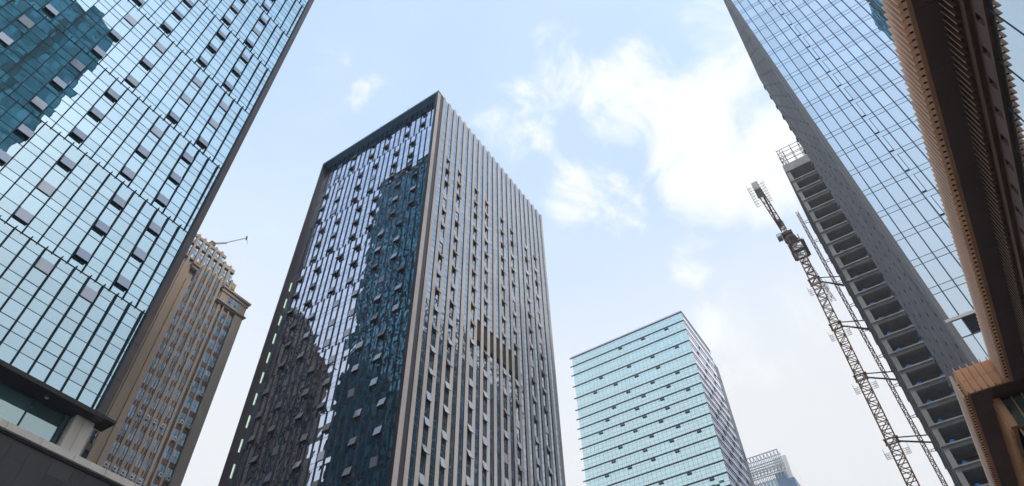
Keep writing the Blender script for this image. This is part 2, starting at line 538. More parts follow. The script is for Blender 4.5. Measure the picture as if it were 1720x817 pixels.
    for i in range(14):
        for za, zb in ((29.0, 33.2), (33.2, 36.4)):
            if us[i + 1] > 21.6: continue
            pane(L, PL, us[i] + .03, us[i+1] - .03, za, zb, .002)
        slab(L, PL, us[i] - .05, us[i] + .05, 29, 36.4, -.02, .12, 1)
    slab(L, PL, -20, 21.0, 33.15, 33.25, -.02, .10, 1)
    slab(L, PL, 20.55, 20.85, 29, 36.4, -.02, .25, 1)
    L.build("lobby_glazing", ["glass_lobby", "bar"], t)
    L = MB(); L.box(-38, 22.0, Y + 1.9, Y + 40, 0, 36.4); L.build("lower_core", "dark", t)
    c = MB()
    for z0, z1 in ((0, 29.6), (29.63, 31.9), (31.93, 36.4)):
        c.box(21.05, 21.85, Y + .62, Y + 2.0, z0, z1)
        c.box(21.87, 22.75, Y + .62, Y + 2.0, z0, z1)
    c.build("column", "stone_pale", t)
left_tower()

# ================================================================== PODIUM
def podium():
    t = thing("podium_building", "low black stone building with pale coping in the bottom left corner", "building", (0, 50, 0))
    w_ = MB()
    Y = 50.0
    xs = -30
    i = 0
    while xs < 34:
        wd = random.choice((.9, 1.3, 1.6))
        k = 1 if 7.2 < xs % 17 < 10 else 0
        z = 0.0
        while z < 28.1:
            hh = min(random.choice((1.2, 1.8, 2.4)), 28.2 - z)
            w_.box(xs + .006, xs + wd - .006, Y, Y + .2, z + .006, z + hh - .006, k)
            z += hh
        xs += wd
    w_.build("wall", ["stone_black", "stone_grey"], t)
    b = MB(); b.box(-30, 34, Y + .21, Y + 7.0, 0, 28.15); b.build("body", "dark", t)
    c = MB()
    for i in range(26):
        x = -30.6 + i * 2.5
        c.box(x + .015, x + 2.485, Y - .35, Y + .55, 28.4, 28.9)
    c.build("coping", "stone_pale", t)
    c = MB(); c.box(-30, 34, Y - .12, Y + .4, 28.2, 28.39); c.build("gutter", "soffit_dark", t)
podium()

# ================================================================== OLD BROWN TOWER
def brown_tower():
    Y = 110.0
    t = thing("stone_tower", "tan stone tower with stepped crown and white air conditioners, partly behind the left tower", "building", (42.3, Y, 0))
    P = face('y', Y, -1)
    b = MB()
    b.box(22.9, 61.7, Y + .35, Y + 34, 0, 109.3); b.box(26.2, 58.4, Y + 2.35, Y + 30, 109.3, 114.2)
    b.box(27.7, 56.9, Y + 2.35, Y + 28, 114.2, 117.6); b.box(32, 52.7, Y + 2.35, Y + 24, 117.6, 119.6)
    b.build("body", "tan", t)
    fh = 3.62
    piers, wins = [], []
    def strip(u0, u1, top, o=0.0, zb=2.0, fk=fh, pn=2):
        z = zb
        while z + fk <= top + .2:
            mb = MB()
            n = pn if u1 - u0 > .8 else 1
            slab(mb, P, u0, u1, z, z + 1.15, -.30 + o, -.06 + o, 1)
            for i in range(n):
                a = u0 + (u1 - u0) * i / n; c = u0 + (u1 - u0) * (i + 1) / n
                pane(mb, P, a + .03, c - .03, z + 1.17, z + 2.35, .010, 0, -.08 + o)
                pane(mb, P, a + .03, c - .03, z + 2.40, z + fk - .02, .010, 0, -.08 + o)
            slab(mb, P, u0, u1, z + 1.15, z + fk, -.34 + o, -.20 + o, 2)
            wins.append(mb)
            z += fk
    def pier(u0, u1, z1, o1=.06, o0=-.34, z0=0):
        mb = MB(); slab(mb, P, u0, u1, z0, z1, o0, o1); piers.append(mb)
    for s in (1, -1):
        X = lambda u: u if s > 0 else 84.6 - u
        def st(a, c, top, **kw):
            a, c = X(a), X(c); strip(min(a, c), max(a, c), top, **kw)
        def pi(a, c, top, **kw):
            a, c = X(a), X(c); pier(min(a, c), max(a, c), top, **kw)
        st(43.75, 44.65, 70); pi(43.4, 43.7, 109); pi(44.7, 46.35, 109)
        st(42.35, 43.35, 104)
        pi(46.36, 47.5, 105, o1=.5)
        for i in range(5):
            c = 47.95 + 1.62 * i
            st(c - .22, c + .17, 111); pi(c + .19, c + .35, 111, o1=-.05); st(c + .37, c + .76, 111)
            pi(c + .79, c + 1.37, 111.5 if i < 4 else 105, o1=.12)
        st(55.98, 56.25, 104); pi(56.3, 56.62, 105, o1=.30)
        st(56.66, 57.9, 104.3); pi(57.95, 58.30, 105, o1=.1); st(58.34, 59.6, 104.3)
        pi(59.65, 61.72, 109.2, o1=.30)
    many("pier", piers, ["tan"], t)
    many("window", wins, ["glass_brown", "spandrel", "dark"], t)
    def cor(name, u0, u1, z0, z1, o, dz=.5):
        mb = MB()
        slab(mb, P, u0, u1, z0, z1, -.3, o)
        slab(mb, P, u0 - .25, u1 + .25, z1, z1 + dz, -.3, o + .35)
        mb.build(name, "tan_trim", t)
    for u0, u1 in ((54.6, 61.9), (22.7, 30.0)):
        cor("cornice", u0, u1, 108.2, 109.0, .55); cor("cornice", u0, u1, 104.9, 105.2, .4, .3)
        wn = MB()
        for c in ((57.3, 58.97) if u0 > 40 else (25.6, 27.3)):
            pane(wn, P, c - .55, c + .55, 105.7, 108.1, .004, 0, .33)
            slab(wn, P, c - .16, c + .16, 106.4, 106.8, .335, .36, 1)
        wn.build("attic_window", ["glass_brown", "dark"], t)
        a = MB(); slab(a, P, u0 + .2, u1 - .2, 105.55, 108.15, -.3, .32); a.build("attic_wall", "tan", t)
    cor("cornice", 46.2, 47.7, 108.2, 108.9, .8); cor("cornice", 36.9, 38.4, 108.2, 108.9, .8)
    # crown: glazed bays between ribs with small arches and finials
    Pc = face('y', Y + 2.0, -1)
    cr, wn = [], []
    for s in (1, -1):
        X = lambda u: u if s > 0 else 84.6 - u
        u = 42.3
        i = 0
        while u < 57.4:
            top = 119.6 if u < 52.2 else (117.6 if u < 56.2 else 114.2)
            a, c = X(u), X(u + .55)
            mb = MB(); slab(mb, Pc, min(a, c), max(a, c), 109.2, top + .25, -.4, .30)
            slab(mb, Pc, min(a, c) + .1, max(a, c) - .1, top + .25, top + .55, -.2, .2)
            cr.append(mb)
            a, c = X(u + .56), X(u + 1.6)
            a, c = min(a, c), max(a, c)
            mb = MB()
            zz = 109.3
            while zz + 1.2 < top - .4:
                pane(mb, Pc, a, a + .5 * (c - a) - .03, zz, zz + 1.1, .012); pane(mb, Pc, a + .5 * (c - a) + .03, c, zz, zz + 1.1, .012)
                slab(mb, Pc, a, c, zz + 1.1, zz + 1.2, -.3, .04, 2)
                zz += 1.2
            slab(mb, Pc, a, c, zz, top, -.3, .22, 1)
            for (zc) in (112.3, 116.4):
                if zc < top - .4:                                                # stepped arch heads
                    for q in range(4):
                        wdt = (c - a) * (.5 - .11 * q)
                        slab(mb, Pc, (a + c) / 2 - wdt, (a + c) / 2 + wdt, zc + q * .12, zc + q * .12 + .115, .03, .42, 1)
            wn.append(mb)
            u += 1.62
    many("crown_rib", cr, ["tan_trim"], t)
    many("crown_window", wn, ["glass_brown", "tan_trim", "spandrel"], t)
    for x, z in ((47.75, 62.55), (49.37, 62.55), (50.99, 62.55), (52.61, 62.55), (54.2, 62.55), (49.37, 73.4), (50.99, 73.4), (52.61, 73.4), (54.2, 73.4),
                 (57.3, 75.9), (58.98, 75.9), (57.3, 72.3), (57.3, 65.2), (58.95, 65.2), (58.98, 83.2), (57.3, 61.6)):
        a = MB(); a.box(x - .22, x + .36, Y - .42, Y + .1, z - .35, z + .35)
        o = a.build("air_conditioner", ["ac", "steel"], t)
        a = MB(); a.cyl((x + .07, Y - .425, z), (x + .07, Y - .44, z), .22, .22, 10, 1); a.build("fan_grille", ["ac", "steel"], o)
brown_tower()
def roof_boom():
    t = thing("rooftop_boom", "slim cleaning boom reaching out from the roof of the tan stone tower", "crane", (49.5, 112.5, 119.6))
    a = MB(); a.box(48.9, 50.1, 111.9, 113.1, 119.62, 121.0); a.build("base", "steel", t)
    a = MB(); a.bar((49.4, 112.4, 120.6), (52.3, 112, 123.3), .34); a.bar((52.1, 112, 123.2), (56.5, 112, 129.1), .2)
    a.build("arm", "ledge", t)
    a = MB(); a.bar((56.2, 111.7, 129.3), (56.7, 112.3, 128.7), .3); a.bar((56.55, 112, 129.0), (57.2, 112, 127.5), .06); a.build("hook", "steel", t)
roof_boom()

# ================================================================== CENTRE TOWER
def centre_tower():
    X0, Y0, ZT = 54.31, 51.72, 137.7
    YE, XE = 86.6, 97.8
    D = 1.48
    t = thing("dark_tower", "dark glass tower in the middle with beige piers down its right side", "building", (X0, Y0, 0))
    b = MB(); b.box(X0 + D + .35, XE - .3, Y0 + .95, YE - .3, 0, ZT - 1.0); b.build("core", "dark", t)
    # left side: portal frame round recessed glazing
    f = MB()
    f.box(X0, X0 + D + .3, Y0 + .02, Y0 + .66, 0, ZT - .46)
    f.box(X0, X0 + D + .3, YE - .25, YE, 0, ZT - .46)
    f.build("portal_frame", "frame_dark", t)
    f = MB(); f.box(X0, X0 + D + .3, Y0, YE, ZT - .45, ZT); f.box(X0 + .02, XE, Y0 + .7, YE, ZT - .02, ZT + .05)
    f.box(X0 + .1, X0 + .5, Y0 + .05, YE - .05, ZT, ZT + .3)
    f.build("parapet", "parapet", t)
    for y in (60.8, 68.9):
        f = MB(); f.bar((X0 + .3, y, ZT + .3), (X0 + .3, y, ZT + 1.7), .07); f.build("lightning_rod", "steel", t)
    PX = X0 + D
    P = face('x', PX, -1)
    bw = 1.465
    tops = [ZT - .45] + [127.2 - 13.4 * i for i in range(9)] + [0]
    panels, fins, sashes = [], [], []
    for r in range(len(tops) - 1):
        z1, z0 = tops[r], tops[r + 1]
        ph = 54.4 + (0.0 if r % 2 == 0 else .73)
        us = [Y0 + .66] + [ph + bw * k for k in range(-1, 24) if Y0 + 1.2 < ph + bw * k < YE - 1.0] + [YE - .25]
        zf = [z1]
        fh = 4.467
        while zf[-1] - fh > z0 - .3: zf.append(zf[-1] - fh)
        if zf[-1] - z0 > .4: zf.append(z0)
        zf[-1] = z0
        for i in range(len(us) - 1):
            u0, u1 = us[i], us[i + 1]
            k = i - 1
            wb = (k - (2 if r % 2 == 0 else 3)) % 7 in (0, 3) and 0 <= k < 21
            mb = MB()
            for j in range(len(zf) - 1):
                a, c = zf[j + 1], zf[j]
                zs = [a, a + .9, a + 2.2, c] if c - a > 3 else [a, c]
                for q in range(len(zs) - 1):
                    pane(mb, P, u0 + .02, u1 - .02, zs[q] + .012, zs[q + 1] - .012, .0048, 0)
                    slab(mb, P, u0, u1, zs[q] - .016, zs[q] + .016, -.03, .02, 1)
                if wb and len(zs) == 4 and u1 - u0 > 1.2:
                    sashes.append(window(P, u0 + .08, u1 - .08, zs[1], zs[2] + .1, RAD(random.uniform(8, 22)), shut=random.random() < .15))
            slab(mb, P, u0, u1, z0 - .03, z0 + .03, -.03, .04, 1)
            panels.append(mb)
            if i > 0:
                fb = MB()
                e = us[i]
                slab(fb, P, e - .05, e + .05, z0 + .02, z1 + (.25 if r else 0), .02, .16)
                zz = z0 + .6
                while zz < z1 - .5:                                              # stand-off brackets along the fin
                    slab(fb, P, e - .08, e + .08, zz, zz + .14, .02, .09)
                    zz += 1.49
                fins.append(fb)
    many("glass_panel", panels, ["glass_dark", "bar"], t)
    many("fin", fins, ["fin_dark"], t)
    many("window", sashes, ["sash", "black", "void"], t, sub="sash")
    for i in range(11):
        z = 96.7 - 4.4 * i
        a = MB(); a.box(X0 + D - .15, X0 + D - .004, YE - .31, YE - .25, z - 1.1, z + 1.2); a.build("light_strip", "led", t)
    # right side: piers and glass strips
    P = face('y', Y0 + .16, -1)
    n, sp = 22, (XE - X0 - .62) / 22
    wbays = {2, 4, 7, 9, 12, 14, 17, 19}
    sash2 = []
    for i in range(n + 1):
        x = X0 + .02 + i * sp
        a = MB()
        wd = .92 if i == 0 else .80
        z = 0.0
        while z < ZT + .2:
            zt = min(z + 4.18, ZT + (.35 if i else 0.04))
            a.box(x, x + wd, Y0, Y0 + .06, z + .01, zt - .01, 0)
            z += 4.18
        a.box(x + .03, x + wd - .03, Y0 + .061, Y0 + .15, 0, ZT - .1, 1)  # pier sides coloured dark to stand for their shade
        a.build("pier", ["pier", "frame_dark"], t)
        if i == n: break
        u0, u1 = x + wd, X0 + .02 + (i + 1) * sp
        g_ = MB()
        split = 8 <= i <= 14
        z = ZT - 1.6
        slab(g_, P, u0, u1, z, ZT - .2, -.03, .02, 0)
        while z > 4:
            if split and z < 79:
                g_.build("glazing_strip", ["glass_strip", "bar"], t)
                g_ = MB(); split = False
            z0 = z - 4.18
            zs = [z0, z0 + 1.1, z0 + 2.6, z]
            mech = 8 <= i <= 14 and 76 < z0 + 2 < 82
            for q in range(3):
                if 8 <= i <= 14 and zs[q + 1] > 77.2 and zs[q] < 80.9:
                    continue
                pane(g_, P, u0 + .01, u1 - .01, zs[q] + .015, zs[q+1] - .015, .0035, 0)
                slab(g_, P, u0, u1, zs[q] - .02, zs[q] + .02, -.03, .03, 1)
            if i in wbays and z0 < 119 and not (8 <= i <= 14 and 74 < z0 < 81):
                sash2.append(window(P, u0 + .04, u1 - .04, zs[1] + .05, zs[2] + .15, RAD(random.uniform(8, 24)), shut=random.random() < .15))
            z = z0
        g_.build("glazing_strip", ["glass_strip", "bar"], t)
        if 8 <= i <= 14:
            g_ = MB()
            for q in range(26):
                slab(g_, P, u0, u1, 77.0 + q * .16, 77.0 + q * .16 + .12, -.1, .06 + .03 * (q % 2), 0)
            g_.build("louvre_panel", ["louvre"], t)
    many("side_window", sash2, ["sash", "black", "void"], t, sub="sash")
    a = MB(); a.box(XE - .29, XE - .02, Y0 + .7, YE, 0, ZT - .03); a.build("end_wall", "frame_dark", t)
    a = MB(); a.box(X0 + D + .4, XE - .3, YE - .28, YE - .02, 0, ZT - .03); a.build("rear_wall", "glass_strip", t)
centre_tower()

# ================================================================== AQUA TOWER
def aqua_tower():
    K = 9.0
    X, Yn, Yf, XE = 180.0, 43.5, 87.7, 205.8
    t = thing("aqua_tower", "aqua glass tower with thin horizontal ledges, right of the dark tower", "building", (X, Yn, 0))
    zu = [19.45, 19.02, 18.57, 18.02, 17.46, 16.92, 16.5, 16.08, 15.66, 15.24, 14.82, 14.38, 13.95, 13.50, 13.06, 12.64]
    zl = [1.6 + (q - 1.6) * K for q in zu]
    while zl[-1] > 12: zl.append(zl[-1] - 3.9)
    zl.append(0.0)
    P = face('x', X, -1); Q = face('y', Yn, -1)
    b = MB(); b.box(X + .3, XE - .1, Yn + .3, Yf, 0, zl[0] - .4); b.build("core", "dark", t)
    for i in range(len(zl) - 1):
        z1, z0 = zl[i], zl[i + 1]
        a = MB()
        n = 30
        du = (Yf - Yn) / n
        hh = [z0 + .25, z0 + 1.35, z1 - 1.0, z1 - .3] if z1 - z0 > 3 else [z0, z1]
        for j in range(n):
            for q in range(len(hh) - 1):
                pane(a, P, Yn + j * du + .03, Yn + (j + 1) * du - .03, hh[q] + .03, hh[q + 1] - .03, .003)
            slab(a, P, Yn + j * du - .03, Yn + j * du + .03, hh[0], hh[-1], -.1, .02, 1)
        for q in hh[1:-1]: slab(a, P, Yn, Yf, q - .03, q + .03, -.1, .018, 1)
        a.build("glazing_band", ["glass_aqua", "ledge"], t)
        l = MB()
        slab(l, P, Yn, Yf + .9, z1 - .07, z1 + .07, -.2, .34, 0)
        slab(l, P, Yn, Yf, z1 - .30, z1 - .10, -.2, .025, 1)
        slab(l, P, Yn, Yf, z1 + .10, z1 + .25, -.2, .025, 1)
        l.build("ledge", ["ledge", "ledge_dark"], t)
        # right flank: pale panels between paired dark ledges
        if z1 - z0 > 3:
            a = MB()
            a.box(X + .02, XE, Yn, Yn + .25, z0 + .3, z1 - .3, 0)
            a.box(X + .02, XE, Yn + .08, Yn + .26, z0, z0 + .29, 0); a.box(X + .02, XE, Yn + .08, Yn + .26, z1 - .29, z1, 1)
            zm = (z0 + z1) / 2
            a.box(X - .05, XE + .3, Yn - .16, Yn - .01, z1 - .30, z1 - .05, 2)
            a.box(X + .02, XE + .15, Yn - .12, Yn - .01, zm + .55, zm + .72, 2)
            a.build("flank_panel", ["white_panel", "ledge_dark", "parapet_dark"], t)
            if i > 1:
                for x in ([186, 194, 201] if i % 2 else [190, 198]):
                    wv = MB(); Pq = face('y', Yn - .02, -1)
                    wv.add(window(Pq, x, x + 1.3, z1 - 2.0, z1 - .7, RAD(24)))
                    wv.build("flank_window", ["ledge_dark", "black", "ledge_dark"], t)
        if i > 0:
            offs = [[12, 20, 28, 36], [6, 15, 24], [10, 19, 30], [4, 13, 22, 33]][i % 4]
            if i in (2, 13): offs = []
            for o in offs:
                a = MB(); a.add(window(P, Yn + o, Yn + o + 1.45, z1 - 1.0, z1 - .32, RAD(24)))
                a.build("vent_window", ["ledge_dark", "black", "ledge_dark"], t)
    r = MB(); r.box(X - .3, XE, Yn - .2, Yf + .3, zl[0] + .13, zl[0] + .55); r.build("roof", "white_panel", t)
    a = MB(); a.box(XE + .02, 210.8, Yn + .02, Yf - 8, 0, 157.5)
    a.box(XE + .3, 210.4, Yn + 1, Yf - 9, 157.5, 158.4)
    for z in (150.2, 120.5, 118.8, 98, 76.2):
        a.box(208.6, 209.6, Yn - .12, Yn + .02, z, z + 1.2, 1)
    a.build("stair_core", ["grey_panel", "ledge_dark"], t)
aqua_tower()

# ================================================================== FAR TOWER
def far_tower():
    X = 360.0
    t = thing("far_tower", "small distant blue tower with open lattice crown beside the aqua tower", "building", (X, 56, 0))
    b = MB(); b.box(X, X + 58, 62.5, 86, 0, 187.6); b.build("body", "glass_far", t)
    r = []
    for i in range(12):
        a = MB(); y = 63.0 + i * 1.95
        a.box(X - 1.0, X - .01, y, y + .75, 0, 188); r.append(a)
    for a in r: a.build("rib", "ledge", t)
    c = MB()
    for i in range(16):
        y = 57.2 + i * 1.95
        c.bar((X - .6, y, 187.5), (X - .6, y, 203.5), .42)
        c.bar((X + 5, y, 187.5), (X + 5, y, 203.5), .35)
    for z in (190.5, 194.6, 196.4, 198, 203.6):
        c.bar((X - .6, 56.6, z), (X - .6, 87, z), .45); c.bar((X + 5, 56.6, z), (X + 5, 87, z), .35)
    for i in range(16):
        y = 57.2 + i * 1.95
        c.bar((X - .6, y, 203.5), (X + 5, y, 203.5), .3); c.bar((X - .6, y, 195), (X + 5, y + 1.9, 195), .3)
    c.build("lattice_crown", "ledge", t)
    b = MB(); b.box(X - .5, X + 10, 56.6, 62.45, 0, 190.5); b.box(X + .5, X + 12, 53.4, 56.55, 0, 186.5)
    for z in (150, 160, 170, 178): b.box(X - .62, X - .51, 57, 62, z, z + .6, 1)
    b.build("stair_wall", ["blue_panel", "ledge"], t)
    b = MB()
    y = 55.2
    b.hexa([(X + 10.1, y, 0), (X + 62, y, 0), (X + 62, 62.4, 0), (X + 10.1, 62.4, 0), (X + 10.1, y, 205), (X + 62, y, 205), (X + 62, 62.4, 205), (X + 10.1, 62.4, 205)])
    b.build("side_wall", "white_wall", t)
far_tower()

# ================================================================== CONCRETE BUILDING UNDER CONSTRUCTION
CZ = [131.2 - 3.655 * (i + 0) for i in range(36)]
def concrete_building():
    X, Y, XE, YE = 115.0, -5.4, 138.0, -34.0
    t = thing("concrete_building", "unfinished concrete building with dark open floors beside the tower crane", "building", (X, Y, 0))
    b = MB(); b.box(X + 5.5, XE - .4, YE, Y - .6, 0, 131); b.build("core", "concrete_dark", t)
    p = MB(); p.box(X - .25, XE, YE, Y + .1, 131.25, 133.8); p.build("parapet", "concrete", t)
    for i, z in enumerate(CZ[1:]):
        if z < 1: break
        s = MB()
        s.box(X - .32, XE, YE, Y + .12, z - .18, z + .10)
        s.build("floor_slab", "concrete", t)
        s = MB(); s.box(X - .02, X + .5, YE, Y - .05, z - .75, z - .185); s.box(X + .51, X + 5.4, Y - 9.6, Y - 9.0, z - .7, z - .19)
        s.build("beam", "concrete", t)
        r = MB()
        for k in range(8):
            r.bar((X + .1, Y - 1.8 - k * 1.7, z + .1), (X + .1, Y - 1.8 - k * 1.7, z + 1.1), .035)
        for h_ in (.6, 1.08): r.bar((X + .1, Y - 1.0, z + h_), (X + .1, Y - 15, z + h_), .03)
        r.build("guard_rail", "steel", t)
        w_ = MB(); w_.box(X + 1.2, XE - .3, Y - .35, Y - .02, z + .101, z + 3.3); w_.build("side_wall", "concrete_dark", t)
    for y in (Y - .82, Y - 9.9, Y - 18.4):
        c = MB()
        for k in range(36):
            z0 = 131.2 - 3.655 * (k + 1) + .11
            if z0 < 0: break
            c.box(X - .1, X + 1.0, y, y + .80, z0, z0 + 3.35)
        c.build("column", "concrete", t)
    return t
concrete_building()
def scaffold():
    t = thing("roof_scaffold", "open steel scaffold frame on the unfinished concrete building's roof", "scaffold", (115.3, -6, 133.8))
    a = MB()
    ys = [-5.8, -7.0, -9.0, -10.9, -12.8, -14.7]
    for y in ys:
        for x in (115.2, 118.0):
            a.bar((x, y, 133.82), (x, y, 140.4), .12)
        a.bar((115.2, y, 140.2), (118, y, 140.2), .08)
    for z in (135.6, 137.4, 138.9, 140.2):
        for x in (115.2, 118.0): a.bar((x, -5.6, z), (x, -14.9, z), .09)
    a.build("frame", "steel", t)
    b = MB()
    for x in (115.2, 118):
        z = 133.9
        while z < 139.5:
            b.bar((x, -5.8, z), (x, -6.5, z + .8), .06); b.bar((x, -6.5, z + .8), (x, -5.8, z + 1.6), .06)
            z += 1.6
        b.bar((x, -6.5, 133.8), (x, -6.5, 140.2), .08)
        for k in range(4):
            b.bar((x, -10.9, 134 + 1.6 * k), (x, -11.5, 134.8 + 1.6 * k), .05); b.bar((x, -11.5, 134.8 + 1.6 * k), (x, -10.9, 135.6 + 1.6 * k), .05)
    b.build("lattice_mast", "steel", t)
scaffold()
ORD = "first second third fourth fifth sixth seventh eighth ninth tenth eleventh twelfth thirteenth fourteenth fifteenth sixteenth seventeenth eighteenth nineteenth twentieth twenty-first twenty-second twenty-third".split()
def blue_bundle(name, y, z, label):
    a = MB()
    x = 114.95
    n = 8
    random.seed(int(z * 10 + y * 7))
    for k in range(3):                                                           # a lumpy folded roll of sheeting
        r = .15 - .035 * k + random.uniform(-.03, .03)
        a.cyl((x + .05 * k, y - .40 + .10 * k, z + .12 + .2 * k), (x + .08 * k, y + .36 - .08 * k, z + .14 + .2 * k), r, r * .85, n)
    o = a.build(name, "blue")
    o["label"] = label; o["category"] = "sheeting"; o["group"] = "blue sheeting bundles on the concrete floor edges"
for i in range(6, 23):
    z = CZ[i + 1] + .1
    for side, y in (("column", -7.15), ("glass tower", -10.95)):
        if i < 10 and (i + (side == "column")) % 2: continue
        blue_bundle("sheeting_bundle", y, z, "blue sheeting on %s open concrete floor down, by the %s" % (ORD[i], "corner column" if side == "column" else "grey ribs"))
random.seed(11)

# ================================================================== TOWER CRANE
def lattice(mb, p, q, w, step, leg=.14, br=.07, up=None, k=0, tri=False):
    """square lattice boom from p to q"""
    p, q = Vector(p), Vector(q)
    d = (q - p); Ln = d.length; d.normalize()
    a = Vector(up) if up else Vector((1, 0, 0))
    a = (a - d * a.dot(d)).normalized(); b = d.cross(a)
    cs = [(-1, -1), (1, -1), (1, 1), (-1, 1)]
    if tri: cs = [(-1, -1), (-1, 1), (1, 0)]
    C = lambda s, i: p + d * s + a * (cs[i][0] * w / 2) + b * (cs[i][1] * w / 2)
    m_ = len(cs)
    for i in range(m_): mb.bar(C(0, i), C(Ln, i), leg, k)
    n = max(1, round(Ln / step))
    for j in range(n):
        s0, s1 = Ln * j / n, Ln * (j + 1) / n
        for i in range(m_):
            i2 = (i + 1) % m_
            if (j + i) % 2: mb.bar(C(s0, i), C(s1, i2), br, k)
            else: mb.bar(C(s0, i2), C(s1, i), br, k)
            mb.bar(C(s0, i), C(s0, i2), br, k)
def tower_crane():
    X = 130.0
    cy = lambda z: .85 - .0171 * (z - 60.2)
    t = thing("tower_crane", "ochre lattice tower crane tied to the unfinished concrete building", "crane", (X, cy(0), 0))
    a = MB(); lattice(a, (X, cy(0), 0), (X, cy(119.5), 119.5), 1.75, 1.75, .25, .13)
    a.build("mast", "crane", t)
    a = MB(); lattice(a, (X, cy(119.5), 119.5), (X, cy(125), 125), 2.3, 1.4, .2, .12)
    for z in (119.6, 122.3):
        for s in (-1, 1):
            a.box(X - 1.6, X + 1.6, cy(z) + s * 1.6 - .35, cy(z) + s * 1.6 + .35, z, z + .08)
            a.box(X + s * 1.6 - .35, X + s * 1.6 + .35, cy(z) - 1.6, cy(z) + 1.6, z + .081, z + .16)
            for e in (-1.5, 0, 1.5): a.bar((X + e, cy(z) + s * 1.85, z), (X + e, cy(z) + s * 1.85, z + 1.1), .06)
            a.bar((X - 1.5, cy(z) + s * 1.85, z + 1.1), (X + 1.5, cy(z) + s * 1.85, z + 1.1), .06)
    a.build("climbing_frame", "crane_grey", t)
    yt = .75
    a = MB(); a.cyl((X, yt - .3, 125), (X, yt - .3, 126.2), 1.5, 1.3, 16); a.box(X - 1.6, X + 1.4, yt - 1.4, yt + 1.2, 126.2, 127.0)
    a.build("slewing_platform", "crane_grey", t)
    a = MB(); a.box(X - 1.9, X - .6, yt + 1.25, yt + 2.35, 125.4, 127.0, 0)
    o = a.build("cab", ["crane_grey"], t)
    a = MB(); a.box(X - 1.96, X - 1.91, yt + 1.35, yt + 2.25, 126.0, 126.9); a.build("cab_window", ["glass_far"], o)
    zb = 128.2
    a = MB(); lattice(a, (X, .75, zb), (161.4, -2.1, zb), 1.2, 1.3, .10, .05, up=(0, 0, 1), tri=True)
    a.build("jib", "crane_grey", t)
    a = MB(); lattice(a, (X - .5, .85, zb), (112.5, 1.95, zb), 1.25, 1.5, .16, .08, up=(0, 0, 1))
    a.box(114, 128, 1.25, 1.65, zb - .62, zb - .56)
    a.build("counter_jib", "crane_grey", t)
    for k in range(2):
        a = MB(); a.box(111.5 + k * 1.6, 112.9 + k * 1.6, 1.25, 2.7, zb - 1.6, zb + 1.1); a.build("counterweight", "weight", t)
    a = MB()
    for s in (-1, 1):
        for k in range(5): a.bar((111 + k * 1.5, 2 + s * 1.9, zb - .9), (111 + k * 1.5, 2 + s * 1.9, zb + .2), .05)
        for h_ in (-.9, -.3, .2): a.bar((110.6, 2 + s * 1.9, zb + h_), (117.4, 2 + s * 1.9, zb + h_), .05)
        for q in (1.3, 1.6, 1.9): a.bar((110.6, 2 + s * q, zb - 1.0), (117.4, 2 + s * q, zb - 1.0), .06)
        for k in range(8): a.bar((111 + k * .9, 2 + s * .5, zb - 1.0), (111 + k * .9, 2 + s * 1.95, zb - 1.0), .06)
    a.build("walkway", "steel", t)
    a = MB(); lattice(a, (X, .7, 127), (X, .7, 132), .9, 1.1, .12, .07); a.build("tower_head", "crane_grey", t)
    a = MB(); a.box(126, 128, .6, 1.6, zb + .4, zb + 1.4); a.build("winch", "crane_grey", t)
    for z, zz in ((110.4, (117, 113.6, 112)), (97.0, (103.2, 101.5, 98.2)), (83.5, (88.3, 82.3, 80.8)), (69.2, (74, 71, 69))):
        c = cy(z)
        a = MB()
        for s in (-1, 1):
            a.bar((X - 1.3, c + s * 1.1, z), (X + 1.3, c + s * 1.1, z), .22); a.bar((X + s * 1.1, c - 1.3, z), (X + s * 1.1, c + 1.3, z), .22)
        a.build("collar", "crane_grey", t)
        for j, (x, ze) in enumerate(zip((136.6, 135.4, 131.5), (z + .9, z + .3, z - .2))):
            a = MB(); a.bar((X + (.9 if j < 2 else -.6), c - 1.15, z), (x, -5.28, ze), .24 if j == 1 else .17); a.build("tie_brace", "crane_grey", t)
        for s in (-1, 1):
            a = MB()
            for q in range(4): a.bar((X - 1.2, c + s * (1.5 + .2 * q), z - 2.6), (X + 1.2, c + s * (1.5 + .2 * q), z - 2.6), .05)
            for e in (-1.1, -.4, .4, 1.1):
                a.bar((X + e, c + s * 2.1, z - 2.6), (X + e, c + s * 2.1, z - 1.5), .05)
                a.bar((X + e, c + s * .8, z - 2.6), (X + e, c + s * 2.15, z - 2.6), .05)
            for h_ in (2.05, 1.5): a.bar((X - 1.1, c + s * 2.1, z - h_), (X + 1.1, c + s * 2.1, z - h_), .05)
            a.build("work_platform", "crane_grey", t)
tower_crane()
def hoist():
    X, Y = 135.0, -3.85
    t = thing("hoist_mast", "slender rust brown hoist mast between the crane and the concrete building", "hoist", (X, Y, 0))
    a = MB(); lattice(a, (X, Y, 0), (X, Y, 138), .62, 1.0, .16, .09); a.build("mast", "crane_grey", t)
    z = 133.5
    while z > 3:
        a = MB()
        for s in (-.3, .3): a.bar((X + s, Y - .35, z), (X + s * 1.6, -5.28, z), .09)
        a.bar((X - .35, Y - .8, z), (X + .35, Y - .8, z), .08)
        a.build("clamp", "steel", t)
        z -= 7.3
hoist()

